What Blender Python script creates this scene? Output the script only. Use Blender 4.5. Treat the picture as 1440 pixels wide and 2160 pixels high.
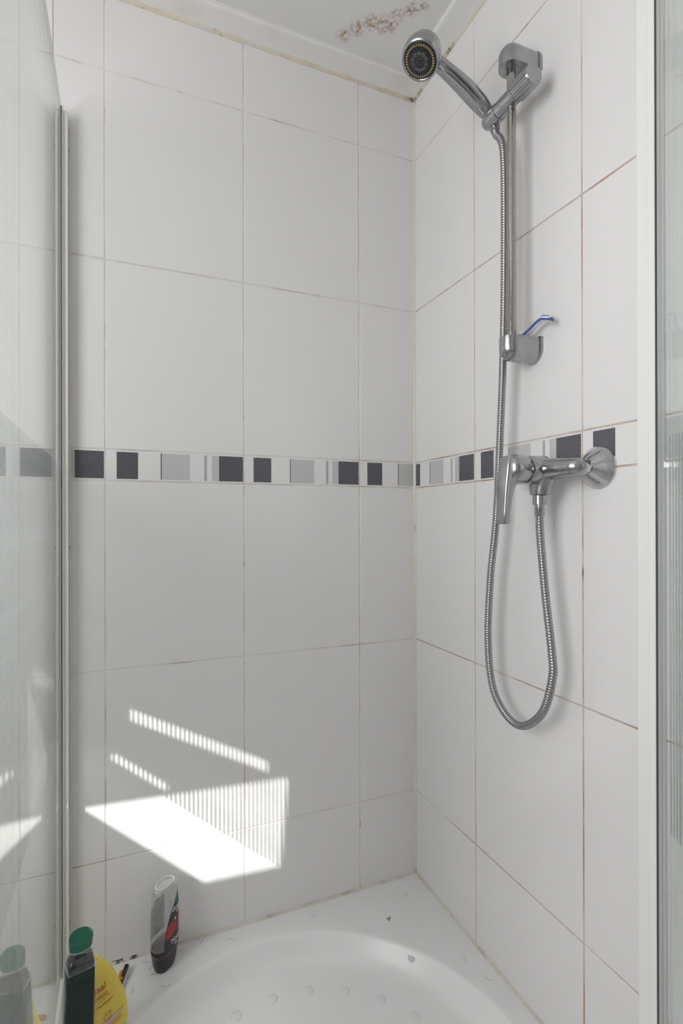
import bpy, bmesh, math, random
from mathutils import Vector, Matrix
random.seed(4)
for o in list(bpy.data.objects): bpy.data.objects.remove(o)
scene = bpy.context.scene
C = scene.collection

# ------------------------------------------------------------------ camera
F_PX, YAW, PITCH, ROLL, SY = 1109.19, 0.39578, 0.00137, -0.00219, 12.29
cam_d = bpy.data.cameras.new('camera'); cam = bpy.data.objects.new('camera', cam_d); C.objects.link(cam)
cam_d.sensor_fit = 'HORIZONTAL'; cam_d.sensor_width = 36.0
cam_d.lens = 36.0 * F_PX / 1440.0
cam_d.shift_y = SY / 1440.0
cam_d.clip_start = 0.02
_R = Vector((math.cos(YAW), -math.sin(YAW), 0)); _F = Vector((math.sin(YAW), math.cos(YAW), 0)); _U = Vector((0, 0, 1))
_F2 = _F * math.cos(PITCH) + _U * math.sin(PITCH); _U2 = _U * math.cos(PITCH) - _F * math.sin(PITCH)
_R3 = _R * math.cos(ROLL) + _U2 * math.sin(ROLL); _U3 = _U2 * math.cos(ROLL) - _R * math.sin(ROLL)
M = Matrix((_R3, _U3, -_F2)).transposed().to_4x4()
M.translation = Vector((-0.71842, -1.21274, 0.9390))
cam.matrix_world = M
scene.camera = cam

# ------------------------------------------------------------------ world, sun, window daylight, exposure
scene.view_settings.view_transform = 'Standard'
scene.view_settings.look = 'None'
scene.view_settings.gamma = 1.0
scene.view_settings.use_curve_mapping = False
scene.view_settings.exposure = -0.45

world = bpy.data.worlds.new('world'); scene.world = world; world.use_nodes = True
bg = world.node_tree.nodes['Background']
bg.inputs[0].default_value = (0.80, 0.88, 1.0, 1); bg.inputs[1].default_value = 1.0

SUN_R, SUN_Q = 1.2, -1.02           # sun travel direction (SUN_R, 1, SUN_Q)
sun_d = bpy.data.lights.new('sun_offscreen', 'SUN'); sun = bpy.data.objects.new('sun_offscreen', sun_d); C.objects.link(sun)
sun_d.energy = 12.0; sun_d.angle = math.radians(0.40); sun_d.color = (1.0, 0.97, 0.93)
sun.rotation_euler = Vector((SUN_R, 1.0, SUN_Q)).to_track_quat('-Z', 'Y').to_euler()
sun.location = (-1.6, -1.3, 3)

def area(name, loc, aim, sx, sy, power, col):
    d = bpy.data.lights.new(name, 'AREA'); d.shape = 'RECTANGLE'; d.size = sx; d.size_y = sy
    d.energy = power; d.color = col
    o = bpy.data.objects.new(name, d); C.objects.link(o); o.location = loc
    o.rotation_euler = Vector(aim).to_track_quat('-Z', 'Z').to_euler()
    return o
# daylight of the window in the left wall, in the plane of that wall, around the openings the sun comes through
area('window_left_offscreen', (-1.695, -1.00, 1.28), (1, 0, 0), 0.95, 0.85, 26.0, (0.99, 0.985, 1.0))

# ------------------------------------------------------------------ materials
def new_mat(name):
    m = bpy.data.materials.new(name); m.use_nodes = True
    nt = m.node_tree; b = nt.nodes['Principled BSDF']
    return m, nt, b
def N(nt, t, **kw):
    n = nt.nodes.new(t)
    for k, v in kw.items(): setattr(n, k, v)
    return n
def simple(name, col, rough=0.4, metal=0.0, noise=None, bump=0.0, bscale=40, coat=0.0):
    m, nt, b = new_mat(name)
    b.inputs['Base Color'].default_value = (*col, 1); b.inputs['Roughness'].default_value = rough
    b.inputs['Metallic'].default_value = metal
    if coat: b.inputs['Coat Weight'].default_value = coat
    tc = N(nt, 'ShaderNodeTexCoord')
    if noise:
        c2, sc, lo, hi = noise
        nz = N(nt, 'ShaderNodeTexNoise'); nz.inputs['Scale'].default_value = sc; nz.inputs['Detail'].default_value = 5
        nt.links.new(tc.outputs['Object'], nz.inputs['Vector'])
        r = N(nt, 'ShaderNodeMapRange'); r.inputs[1].default_value = lo; r.inputs[2].default_value = hi
        nt.links.new(nz.outputs['Fac'], r.inputs[0])
        mx = N(nt, 'ShaderNodeMix', data_type='RGBA'); mx.inputs[6].default_value = (*col, 1); mx.inputs[7].default_value = (*c2, 1)
        nt.links.new(r.outputs[0], mx.inputs[0]); nt.links.new(mx.outputs[2], b.inputs['Base Color'])
    if bump:
        nz = N(nt, 'ShaderNodeTexNoise'); nz.inputs['Scale'].default_value = bscale; nz.inputs['Detail'].default_value = 3
        nt.links.new(tc.outputs['Object'], nz.inputs['Vector'])
        bp = N(nt, 'ShaderNodeBump'); bp.inputs['Strength'].default_value = bump; bp.inputs['Distance'].default_value = 0.002
        nt.links.new(nz.outputs['Fac'], bp.inputs['Height']); nt.links.new(bp.outputs[0], b.inputs['Normal'])
    return m

def chrome(name, col, rlo, rhi, scale=60):
    m, nt, b = new_mat(name)
    b.inputs['Metallic'].default_value = 1.0
    tc = N(nt, 'ShaderNodeTexCoord')
    nz = N(nt, 'ShaderNodeTexNoise'); nz.inputs['Scale'].default_value = scale; nz.inputs['Detail'].default_value = 6
    nt.links.new(tc.outputs['Object'], nz.inputs['Vector'])
    r = N(nt, 'ShaderNodeMapRange'); r.inputs[1].default_value = .35; r.inputs[2].default_value = .7
    r.inputs[3].default_value = rlo; r.inputs[4].default_value = rhi
    nt.links.new(nz.outputs['Fac'], r.inputs[0]); nt.links.new(r.outputs[0], b.inputs['Roughness'])
    mx = N(nt, 'ShaderNodeMix', data_type='RGBA')
    mx.inputs[6].default_value = (*[c * 1.1 for c in col], 1); mx.inputs[7].default_value = (*[c * .8 for c in col], 1)
    nt.links.new(nz.outputs['Fac'], mx.inputs[0]); nt.links.new(mx.outputs[2], b.inputs['Base Color'])
    return m

def clear(name, tint, rough=0.0, haze=0.0, hazecol=(.9, .9, .9), f0=0.04, streak=(1, 1, 1), hz=(.45, .75)):
    """thin clear sheet: Schlick reflection over straight-through transmission, plus a little limescale haze"""
    m = bpy.data.materials.new(name); m.use_nodes = True; nt = m.node_tree
    for n in list(nt.nodes): nt.nodes.remove(n)
    out = N(nt, 'ShaderNodeOutputMaterial')
    lw = N(nt, 'ShaderNodeLayerWeight'); lw.inputs['Blend'].default_value = 0.5
    p = N(nt, 'ShaderNodeMath', operation='POWER'); p.inputs[1].default_value = 5.0
    nt.links.new(lw.outputs['Facing'], p.inputs[0])
    ma = N(nt, 'ShaderNodeMath', operation='MULTIPLY_ADD'); ma.inputs[1].default_value = 1 - f0; ma.inputs[2].default_value = f0
    nt.links.new(p.outputs[0], ma.inputs[0])
    tr = N(nt, 'ShaderNodeBsdfTransparent'); tr.inputs[0].default_value = (*tint, 1)
    gl = N(nt, 'ShaderNodeBsdfGlossy'); gl.inputs['Color'].default_value = (.97, .98, .975, 1); gl.inputs['Roughness'].default_value = rough
    mx = N(nt, 'ShaderNodeMixShader')
    nt.links.new(ma.outputs[0], mx.inputs[0]); nt.links.new(gl.outputs[0], mx.inputs[2])
    last = tr
    if haze:
        tc = N(nt, 'ShaderNodeTexCoord'); mp = N(nt, 'ShaderNodeMapping'); mp.inputs['Scale'].default_value = streak
        nt.links.new(tc.outputs['Object'], mp.inputs[0])
        nz = N(nt, 'ShaderNodeTexNoise'); nz.inputs['Scale'].default_value = 20; nz.inputs['Detail'].default_value = 5
        nt.links.new(mp.outputs[0], nz.inputs['Vector'])
        r = N(nt, 'ShaderNodeMapRange'); r.inputs[1].default_value = hz[0]; r.inputs[2].default_value = hz[1]
        r.inputs[3].default_value = haze * .35; r.inputs[4].default_value = haze
        nt.links.new(nz.outputs['Fac'], r.inputs[0])
        df = N(nt, 'ShaderNodeBsdfDiffuse'); df.inputs[0].default_value = (*hazecol, 1)
        m2 = N(nt, 'ShaderNodeMixShader')
        nt.links.new(r.outputs[0], m2.inputs[0]); nt.links.new(tr.outputs[0], m2.inputs[1]); nt.links.new(df.outputs[0], m2.inputs[2])
        last = m2
    nt.links.new(last.outputs[0], mx.inputs[1]); nt.links.new(mx.outputs[0], out.inputs[0])
    return m

def position_masks(nt, spots):
    """union of soft spherical spots (x, y, z, radius) in world metres -> value socket"""
    g = N(nt, 'ShaderNodeNewGeometry'); prev = None
    for (x, y, z, r) in spots:
        d = N(nt, 'ShaderNodeVectorMath', operation='DISTANCE'); d.inputs[1].default_value = (x, y, z)
        nt.links.new(g.outputs['Position'], d.inputs[0])
        mr = N(nt, 'ShaderNodeMapRange'); mr.inputs[1].default_value = r; mr.inputs[2].default_value = r * .25
        nt.links.new(d.outputs['Value'], mr.inputs[0])
        if prev is None: prev = mr.outputs[0]
        else:
            mm = N(nt, 'ShaderNodeMath', operation='MAXIMUM'); nt.links.new(prev, mm.inputs[0]); nt.links.new(mr.outputs[0], mm.inputs[1]); prev = mm.outputs[0]
    return prev, g.outputs['Position']

def stained(name, base, stain, dark, scale, lo, hi, dark_lo, rough=.6, spots=None, spotcol=(.03, .022, .015), spot_noise=90, spot_gain=1.6):
    m, nt, b = new_mat(name); b.inputs['Roughness'].default_value = rough
    g = N(nt, 'ShaderNodeNewGeometry')
    nz = N(nt, 'ShaderNodeTexNoise'); nz.inputs['Scale'].default_value = scale; nz.inputs['Detail'].default_value = 6; nz.inputs['Roughness'].default_value = .65
    nt.links.new(g.outputs['Position'], nz.inputs['Vector'])
    r = N(nt, 'ShaderNodeMapRange'); r.inputs[1].default_value = lo; r.inputs[2].default_value = hi
    nt.links.new(nz.outputs['Fac'], r.inputs[0])
    mx = N(nt, 'ShaderNodeMix', data_type='RGBA'); mx.inputs[6].default_value = (*base, 1); mx.inputs[7].default_value = (*stain, 1)
    nt.links.new(r.outputs[0], mx.inputs[0])
    n2 = N(nt, 'ShaderNodeTexNoise'); n2.inputs['Scale'].default_value = scale * 2.3; n2.inputs['Detail'].default_value = 4
    mp = N(nt, 'ShaderNodeVectorMath', operation='ADD'); mp.inputs[1].default_value = (3.1, 7.7, 1.3)
    nt.links.new(g.outputs['Position'], mp.inputs[0]); nt.links.new(mp.outputs[0], n2.inputs['Vector'])
    r2 = N(nt, 'ShaderNodeMapRange'); r2.inputs[1].default_value = dark_lo; r2.inputs[2].default_value = dark_lo + .1
    nt.links.new(n2.outputs['Fac'], r2.inputs[0])
    m2 = N(nt, 'ShaderNodeMix', data_type='RGBA'); m2.inputs[7].default_value = (*dark, 1)
    nt.links.new(r2.outputs[0], m2.inputs[0]); nt.links.new(mx.outputs[2], m2.inputs[6])
    col = m2.outputs[2]
    if spots:
        s, pos = position_masks(nt, spots)
        n3 = N(nt, 'ShaderNodeTexNoise'); n3.inputs['Scale'].default_value = spot_noise; n3.inputs['Detail'].default_value = 6; n3.inputs['Roughness'].default_value = .7
        nt.links.new(pos, n3.inputs['Vector'])
        r3 = N(nt, 'ShaderNodeMapRange'); r3.inputs[1].default_value = .42; r3.inputs[2].default_value = .62
        nt.links.new(n3.outputs['Fac'], r3.inputs[0])
        mu = N(nt, 'ShaderNodeMath', operation='MULTIPLY'); nt.links.new(r3.outputs[0], mu.inputs[0]); nt.links.new(s, mu.inputs[1])
        mg = N(nt, 'ShaderNodeMath', operation='MULTIPLY', use_clamp=True); mg.inputs[1].default_value = spot_gain; nt.links.new(mu.outputs[0], mg.inputs[0])
        m3 = N(nt, 'ShaderNodeMix', data_type='RGBA'); m3.inputs[7].default_value = (*spotcol, 1)
        nt.links.new(mg.outputs[0], m3.inputs[0]); nt.links.new(col, m3.inputs[6]); col = m3.outputs[2]
    nt.links.new(col, b.inputs['Base Color'])
    return m

WHITE = (.775, .763, .760)
MT = {}
MT['tile'] = simple('tile_glaze', WHITE, .22, bump=.05, bscale=14)
MT['tile_dark'] = simple('border_charcoal', (.088, .085, .10), .3, noise=((.13, .125, .14), 260, .4, .7))
MT['tile_light'] = simple('border_light_grey', (.54, .54, .54), .3)
MT['tile_thin'] = simple('border_mid_grey', (.42, .42, .43), .3)
MT['tile_line'] = simple('border_line', (.09, .09, .11), .3)
MT['grout_back'] = stained('grout_back', (.72, .70, .67), (.50, .40, .33), (.07, .05, .055), 7, .48, .70, .67)
MT['grout_right'] = stained('grout_right', (.66, .61, .56), (.42, .26, .18), (.08, .05, .04), 6, .40, .64, .68)
MT['plaster'] = simple('plaster', (.80, .79, .775), .7, bump=.1, bscale=80)
MT['front'] = simple('front_wall', (.66, .65, .65), .7, bump=.1, bscale=60)
MT['ceiling'] = stained('ceiling_paint', (.74, .735, .72), (.71, .70, .675), (.70, .685, .66), 5, .4, .8, .8, .6,
    spots=[(-.2386, -.0851, 2.066, .022), (-.2153, -.114, 2.066, .025), (-.1913, -.140, 2.066, .026), (-.165, -.146, 2.066, .030), (-.153, -.148, 2.066, .026), (-.145, -.178, 2.066, .022), (-.1225, -.2014, 2.066, .022), (-.105, -.218, 2.066, .016)],
    spotcol=(.40, .27, .16), spot_noise=110, spot_gain=1.3)
MT['coving'] = stained('coving_pvc', (.76, .75, .725), (.66, .60, .51), (.45, .33, .2), 4, .5, .75, .74, .45)
MT['caulk_top'] = stained('sealant_yellowed', (.68, .63, .54), (.56, .46, .33), (.20, .13, .07), 9, .45, .70, .68, .5,
    spots=[(-.01, -.17, 2.05, .02), (-.01, -.02, 2.05, .03), (0, -.11, 2.05, .02)], spotcol=(.1, .06, .03))
MT['caulk'] = stained('sealant_cream', (.70, .68, .59), (.62, .57, .46), (.30, .22, .13), 6, .45, .7, .72, .45)
MT['caulk_tray'] = stained('sealant_tray', (.66, .64, .57), (.52, .46, .36), (.25, .18, .11), 12, .45, .66, .70, .5,
    spots=[(-.735, -.004, .002, .018), (-.722, -.004, .002, .018), (-.695, -.004, .002, .011), (-.750, -.002, .008, .012)], spot_gain=1.5)
MT['floor'] = simple('floor_vinyl', (.62, .61, .61), .5, noise=((.54, .53, .53), 12, .4, .6))
MT['tray'] = simple('tray_acrylic', (.83, .822, .825), .27, noise=((.80, .795, .795), 9, .45, .75))
MT['stud'] = simple('tray_stud', (.79, .785, .79), .2)
MT['sticker'] = simple('overflow_plug', (.60, .60, .61), .35)
MT['profile'] = simple('white_aluminium', (.80, .80, .785), .3, bump=.02)
MT['seal'] = simple('dark_seal', (.045, .06, .065), .35)
MT['glass'] = clear('clear_glass', (.965, .98, .972), 0.0, haze=.13, hazecol=(.72, .74, .73), streak=(1, 2.2, .22))
MT['glass_edge'] = simple('glass_edge_green', (.10, .135, .125), .15)
MT['rib'] = clear('frosted_rib', (.86, .87, .87), .3, haze=.6, hazecol=(.88, .885, .88))
MT['chrome'] = chrome('dull_chrome', (.43, .435, .445), .16, .30)
MT['chrome_bright'] = chrome('polished_chrome', (.62, .63, .64), .03, .10, 40)
MT['chrome_hose'] = chrome('hose_metal', (.40, .395, .40), .16, .3, 200)
MT['rail'] = chrome('rail_metal', (.44, .41, .385), .10, .22, 90)
MT['black'] = simple('black_plastic', (.012, .013, .015), .35, noise=((.03, .03, .032), 300, .4, .7))
MT['rubber'] = simple('ochre_rubber', (.42, .31, .16), .6)
MT['scale'] = simple('limescale', (.12, .125, .125), .7, noise=((.05, .05, .05), 300, .4, .65))
MT['blue'] = simple('blue_plastic', (.10, .13, .36), .35)
MT['white'] = simple('white_plastic', (.80, .80, .80), .35)
MT['yellow'] = simple('yellow_plastic', (.80, .62, .075), .38)
MT['pink'] = simple('pink_print', (.68, .45, .45), .45)
MT['redprint'] = simple('red_print', (.62, .12, .04), .45)
MT['green_cap'] = simple('green_plastic', (.005, .10, .055), .25)
MT['green_liquid'] = simple('green_liquid', (.004, .022, .014), .08)
MT['clear_plastic'] = clear('clear_plastic', (.92, .94, .94), .03, haze=.015, hazecol=(.5, .5, .5), f0=.018)
MT['clear_grey'] = clear('clear_grey_plastic', (.90, .90, .90), .05, haze=.55, hazecol=(.66, .66, .65), f0=.05)
MT['smoke'] = clear('smoked_plastic', (.30, .32, .33), .05, haze=.2, hazecol=(.12, .13, .13), f0=.06)
MT['green_liquid'].node_tree.nodes['Principled BSDF'].inputs['Specular IOR Level'].default_value = .12
MT['purple_liquid'] = simple('purple_liquid', (.035, .016, .025), .15)
MT['label_dark'] = simple('label_charcoal', (.022, .020, .026), .35, noise=((.045, .035, .045), 70, .4, .7))
MT['label_red'] = simple('label_red', (.50, .02, .03), .35, noise=((.25, .01, .015), 120, .4, .7))
MT['label_teal'] = simple('label_teal', (.02, .14, .11), .35)
MT['orange'] = simple('orange_plastic', (.62, .22, .01), .3)
MT['crumb'] = simple('brown_crumb', (.28, .20, .10), .8)
MT['hair'] = simple('hair', (.12, .10, .08), .5)
MT['wood'] = simple('added_door_dark', (.10, .075, .06), .5)

# ------------------------------------------------------------------ mesh helpers
def mesh_obj(name, verts, faces, mat, parent=None, smooth=True, mats=None, midx=None):
    me = bpy.data.meshes.new(name)
    me.from_pydata([tuple(v) for v in verts], [], faces)
    for m in (mats or [mat]): me.materials.append(m)
    if midx:
        for p, i in zip(me.polygons, midx): p.material_index = i
    bm = bmesh.new(); bm.from_mesh(me); bmesh.ops.recalc_face_normals(bm, faces=bm.faces); bm.to_mesh(me); bm.free()
    for p in me.polygons: p.use_smooth = smooth
    o = bpy.data.objects.new(name, me); C.objects.link(o)
    if parent: o.parent = parent
    return o
def link_copy(src, name=None, parent=None, loc=None):
    o = src.copy(); C.objects.link(o)
    if name: o.name = name
    if parent is not None: o.parent = parent
    if loc is not None: o.location = loc
    return o
def auto(o, deg=40):
    """sharp edges above an angle, smooth elsewhere"""
    me = o.data; bm = bmesh.new(); bm.from_mesh(me)
    for e in bm.edges:
        if len(e.link_faces) == 2 and e.calc_face_angle(0) > math.radians(deg): e.smooth = False
    bm.to_mesh(me); bm.free(); return o
def tag(o, label, cat, group=None):
    o['label'] = label; o['category'] = cat
    if group: o['group'] = group
    return o
def thing(name, loc, label, cat, rz=0, group=None):
    o = bpy.data.objects.new(name, None); C.objects.link(o); o.location = loc; o.rotation_euler = (0, 0, rz)
    o.empty_display_size = .03
    return tag(o, label, cat, group)
def structure(o): o['kind'] = 'structure'; return o

def box_data(x0, x1, y0, y1, z0, z1, bev=0.0, seg=1):
    bm = bmesh.new(); bmesh.ops.create_cube(bm, size=1)
    for v in bm.verts:
        v.co = Vector(((x0 + x1) / 2 + v.co.x * (x1 - x0), (y0 + y1) / 2 + v.co.y * (y1 - y0), (z0 + z1) / 2 + v.co.z * (z1 - z0)))
    if bev: bmesh.ops.bevel(bm, geom=list(bm.edges), offset=bev, segments=seg, profile=.5, affect='EDGES')
    bm.verts.index_update()
    vs = [v.co.copy() for v in bm.verts]; fs = [[v.index for v in f.verts] for f in bm.faces]; bm.free()
    return vs, fs
def box(name, x0, x1, y0, y1, z0, z1, mat, parent=None, bev=0.0, seg=1, smooth=False):
    v, f = box_data(min(x0, x1), max(x0, x1), min(y0, y1), max(y0, y1), min(z0, z1), max(z0, z1), bev, seg)
    return mesh_obj(name, v, f, mat, parent, smooth)
def loft(rings, cap=True, closed=True):
    n = len(rings[0]); vs = [Vector(p) for r in rings for p in r]; fs = []
    for i in range(len(rings) - 1):
        for j in range(n if closed else n - 1):
            k = (j + 1) % n
            fs.append([i * n + j, i * n + k, (i + 1) * n + k, (i + 1) * n + j])
    if cap:
        fs.append(list(range(n))[::-1]); fs.append([(len(rings) - 1) * n + j for j in range(n)])
    return vs, fs
def frame(axis):
    a = Vector(axis).normalized()
    t = Vector((0, 0, 1)) if abs(a.z) < .9 else Vector((1, 0, 0))
    u = a.cross(t).normalized(); w = a.cross(u).normalized()
    return a, u, w
def lathe(origin, axis, prof, seg=32, lobes=0, amp=0.0):
    """prof: list of (distance along axis, radius)"""
    a, u, w = frame(axis); o = Vector(origin); rings = []
    for s, r in prof:
        ring = []
        for j in range(seg):
            th = 2 * math.pi * j / seg
            rr = r * (1 + (amp * (1 if math.cos(lobes * th) > .2 else -1) if lobes else 0)) if r > 1e-5 else 1e-5
            ring.append(o + a * s + (u * math.cos(th) + w * math.sin(th)) * rr)
        rings.append(ring)
    return loft(rings)
def lathe_obj(name, origin, axis, prof, mat, parent=None, seg=32, lobes=0, amp=0.0, deg=35):
    v, f = lathe(origin, axis, prof, seg, lobes, amp)
    return auto(mesh_obj(name, v, f, mat, parent), deg)
def catmull(pts, n=12):
    P = [Vector(p) for p in pts]; P = [P[0] * 2 - P[1]] + P + [P[-1] * 2 - P[-2]]; out = []
    for i in range(1, len(P) - 2):
        for k in range(n):
            t = k / n; a, b, c, d = P[i - 1:i + 3]
            out.append(.5 * ((2 * b) + (c - a) * t + (2 * a - 5 * b + 4 * c - d) * t * t + (3 * b - a - 3 * c + d) * t ** 3))
    out.append(P[-2]); return out
def resample(pts, step):
    out = [pts[0]]; acc = 0
    for a, b in zip(pts, pts[1:]):
        L = (b - a).length; s = step - acc
        while s <= L:
            out.append(a.lerp(b, s / L)); s += step
        acc = (acc + L) % step
    return out
def tube(pts, rad, seg=10):
    """pts list of Vectors; rad float or list"""
    rings = []; t0 = (pts[1] - pts[0]).normalized(); _, u, w = frame(t0)
    for i, p in enumerate(pts):
        t = (pts[min(i + 1, len(pts) - 1)] - pts[max(i - 1, 0)]).normalized()
        u = (u - t * u.dot(t)).normalized(); w = t.cross(u)
        r = rad[i] if isinstance(rad, (list, tuple)) else rad
        rings.append([p + (u * math.cos(2 * math.pi * j / seg) + w * math.sin(2 * math.pi * j / seg)) * r for j in range(seg)])
    return loft(rings)
def merge(parts):
    V = []; Fc = []
    for v, f in parts:
        k = len(V); V += list(v); Fc += [[i + k for i in q] for q in f]
    return V, Fc
_dg = None
def text_mesh(s, size, shear=0.0, bold=0.0):
    """triangulated outline of a word, centred at the origin in the XY plane"""
    cu = bpy.data.curves.new('word', 'FONT'); cu.body = s; cu.size = size; cu.align_x = 'CENTER'; cu.align_y = 'CENTER'
    cu.shear = shear; cu.offset = bold; cu.resolution_u = 3
    o = bpy.data.objects.new('word', cu); C.objects.link(o)
    dg = bpy.context.evaluated_depsgraph_get(); dg.update()
    me = bpy.data.meshes.new_from_object(o.evaluated_get(dg))
    v = [x.co.copy() for x in me.vertices]; f = [list(p.vertices) for p in me.polygons]
    bpy.data.objects.remove(o); bpy.data.curves.remove(cu); bpy.data.meshes.remove(me)
    return v, f

# ------------------------------------------------------------------ room shell
H_CEIL = 2.066; ZF = -0.17; XL = -1.70; YF = -2.32
TW = 0.29405
Z_ROWS = [0.0, .22, .62, 1.02, 1.0865, 1.4865, 1.8865, 2.05]
XJ = [0.0, -.16202, -.16202 - TW, -.16202 - 2 * TW, -.846]
YJ = [0.0, -.25542, -.25542 - TW, -.25542 - 2 * TW]
G = .0015                                      # half joint
GR = .0008                                     # recess of the grout

wb = structure(box('wall_back', XL - .1, .12, GR, .12, ZF, H_CEIL + .05, MT['grout_back']))
wr = structure(box('wall_right', GR, .12, YF - .1, GR, ZF, H_CEIL + .05, MT['grout_right']))
box('plaster', XL, -.847, -.001, GR + .002, ZF, H_CEIL, MT['plaster'], wb)
box('plaster', -.001, GR + .002, YF, -.845, ZF, H_CEIL, MT['plaster'], wr)
structure(box('ceiling', XL - .1, .12, YF - .1, .12, H_CEIL, H_CEIL + .1, MT['ceiling']))
structure(box('floor', XL - .1, .12, YF - .1, .12, ZF - .1, ZF, MT['floor']))
wf = structure(box('wall_front', XL - .1, .12, YF - .1, YF, ZF, H_CEIL + .05, MT['front']))
d1 = structure(box('added_door', -.75, .0, YF - .01, YF + .03, ZF, 1.83, MT['wood'], None, .004))  # unseen dark door, added to give the chrome something dark to reflect

BORDER = [(0, .022, 0), (.022, .0645, 1), (.0645, .1105, 0), (.1105, .1125, 4), (.1125, .1725, 2), (.1725, .2035, 0), (.2035, .2095, 3),
          (.2095, .2205, 0), (.2205, .2365, 2), (.2365, .2915, 1), (.2915, TW, 0)]
def border_tile(parent, u0, u1, off, place):
    """u0<u1: extent along the wall measured from the corner side of the tile's own pattern (off = pattern position of u0)"""
    z0, z1 = Z_ROWS[3] + G, Z_ROWS[4] - G; zz = [z0, z0 + .0030, z1 - .0030, z1]
    cuts = sorted({round(c, 5) for a, b, _ in BORDER for c in (a, b) if off + G < c < off + (u1 - u0) - G} | {round(off + G, 5), round(off + u1 - u0 - G, 5)})
    V = []; Fc = []; mi = []
    nx = len(cuts)
    for z in zz:
        for c in cuts: V.append(place(u0 + c - off, z, 0))
    for j in range(3):
        for i in range(nx - 1):
            mid = (cuts[i] + cuts[i + 1]) / 2; k = 0
            for a, b, m in BORDER:
                if a <= mid < b: k = m
            if j != 1: k = 0
            Fc.append([j * nx + i, j * nx + i + 1, (j + 1) * nx + i + 1, (j + 1) * nx + i]); mi.append(k)
    b = len(V)
    for c, z in ((cuts[0], z0), (cuts[-1], z0), (cuts[-1], z1), (cuts[0], z1)): V.append(place(u0 + c - off, z, .008))
    bot = list(range(nx)); top = [3 * nx + i for i in range(nx)]
    lef = [j * nx for j in range(4)]; rig = [j * nx + nx - 1 for j in range(4)]
    for q in (bot + [b + 1, b], top + [b + 2, b + 3], lef + [b + 3, b], rig + [b + 2, b + 1], [b, b + 1, b + 2, b + 3]): Fc.append(q); mi.append(0)
    mesh_obj('border_tile', V, Fc, None, parent, False, [MT['tile'], MT['tile_dark'], MT['tile_light'], MT['tile_thin'], MT['tile_line']], mi)

for c in range(len(XJ) - 1):
    xa, xb = XJ[c + 1], XJ[c]
    for r in range(7):
        if r == 3:
            border_tile(wb, xa, xb, 0 if c < 3 else TW - (xb - xa), lambda u, z, d: (u, d, z))
        else:
            box('tile', xa + G, xb - (G if c else .0), 0, .008, Z_ROWS[r] + G, Z_ROWS[r + 1] - G, MT['tile'], wb, .0007)
for c in range(len(YJ) - 1):
    ya, yb = YJ[c + 1], YJ[c]
    for r in range(7):
        if r == 3:
            border_tile(wr, -yb, -ya, (TW - (yb - ya)) if c == 0 else 0, lambda u, z, d: (d, -u, z))
        else:
            box('tile', 0, .008, ya + G, yb - (G if c else .0), Z_ROWS[r] + G, Z_ROWS[r + 1] - G, MT['tile'], wr, .0007)

# unseen left wall, its openings shaped so the sun draws the patches on the tiles
def to_opening(x, z):
    t = (x - XL) / SUN_R
    return Vector((XL, -t, z - SUN_Q * t))
PATCH = [(-.795, .340), (-.549, .121), (-.372, .113), (-.352, .318)]
GLINT = [(-.742, .4335), (-.632, .3440), (-.624, .3540), (-.733, .4430)]
SLIT = [(-.702, .532), (-.402, .366), (-.402, .342), (-.702, .508)]
bm = bmesh.new()
def loop(pts):
    vs = [bm.verts.new(p) for p in pts]
    for a, b in zip(vs, vs[1:] + vs[:1]): bm.edges.new((a, b))
loop([Vector((XL, YF - .1, ZF)), Vector((XL, .1, ZF)), Vector((XL, .1, H_CEIL + .05)), Vector((XL, YF - .1, H_CEIL + .05))])
loop([to_opening(*q) for q in PATCH]); loop([to_opening(*q) for q in SLIT]); loop([to_opening(*q) for q in GLINT])
bmesh.ops.triangle_fill(bm, edges=list(bm.edges), use_beauty=True)
# triangle_fill also closes the holes: drop the faces inside them
def inside(p, poly):
    c = False
    for a, b in zip(poly, poly[1:] + poly[:1]):
        if (a.z > p.z) != (b.z > p.z) and p.y < (b.y - a.y) * (p.z - a.z) / (b.z - a.z) + a.y: c = not c
    return c
holes = [[to_opening(*q) for q in PATCH], [to_opening(*q) for q in SLIT], [to_opening(*q) for q in GLINT]]
bmesh.ops.delete(bm, geom=[f for f in bm.faces if any(inside(f.calc_center_median(), h) for h in holes)], context='FACES')
me = bpy.data.meshes.new('wall_left'); bm.to_mesh(me); bm.free(); me.materials.append(MT['plaster'])
wl = bpy.data.objects.new('wall_left', me); C.objects.link(wl); structure(wl)

# coving (flat PVC strip under the ceiling, mitred in the corner) with yellowed sealant
CV = [(0, 2.048), (.004, 2.0475), (.012, 2.051), (.046, 2.0535), (.052, 2.056), (.054, 2.060), (.054, H_CEIL + .002), (0, H_CEIL + .002)]
def coving(name, along):
    rings = []
    if along == 'x':
        rings = [[(XL, -c, z) for c, z in CV], [(-c, -c, z) for c, z in CV]]
    else:
        rings = [[(-c, -c, z) for c, z in CV], [(-c, YF, z) for c, z in CV]]
    v, f = loft(rings); return structure(auto(mesh_obj(name, v, f, MT['coving']), 20))
t1 = coving('trim_1', 'x'); t2 = coving('trim_2', 'y')
def bead(name, prof, along, lo, hi, mat, parent=None, jit=.0006, n=60):
    rings = []
    for i in range(n + 1):
        t = lo + (hi - lo) * i / n; k = 1 + random.uniform(-1, 1) * jit / .006
        if along == 'x': rings.append([(t, -a * k, z0 + b * k) for a, b, z0 in prof])
        elif along == 'y': rings.append([(-a * k, t, z0 + b * k) for a, b, z0 in prof])
        else: rings.append([(-a * k, -b * k, t) for a, b, _ in prof])
    v, f = loft(rings); return mesh_obj(name, v, f, mat, parent)
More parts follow.
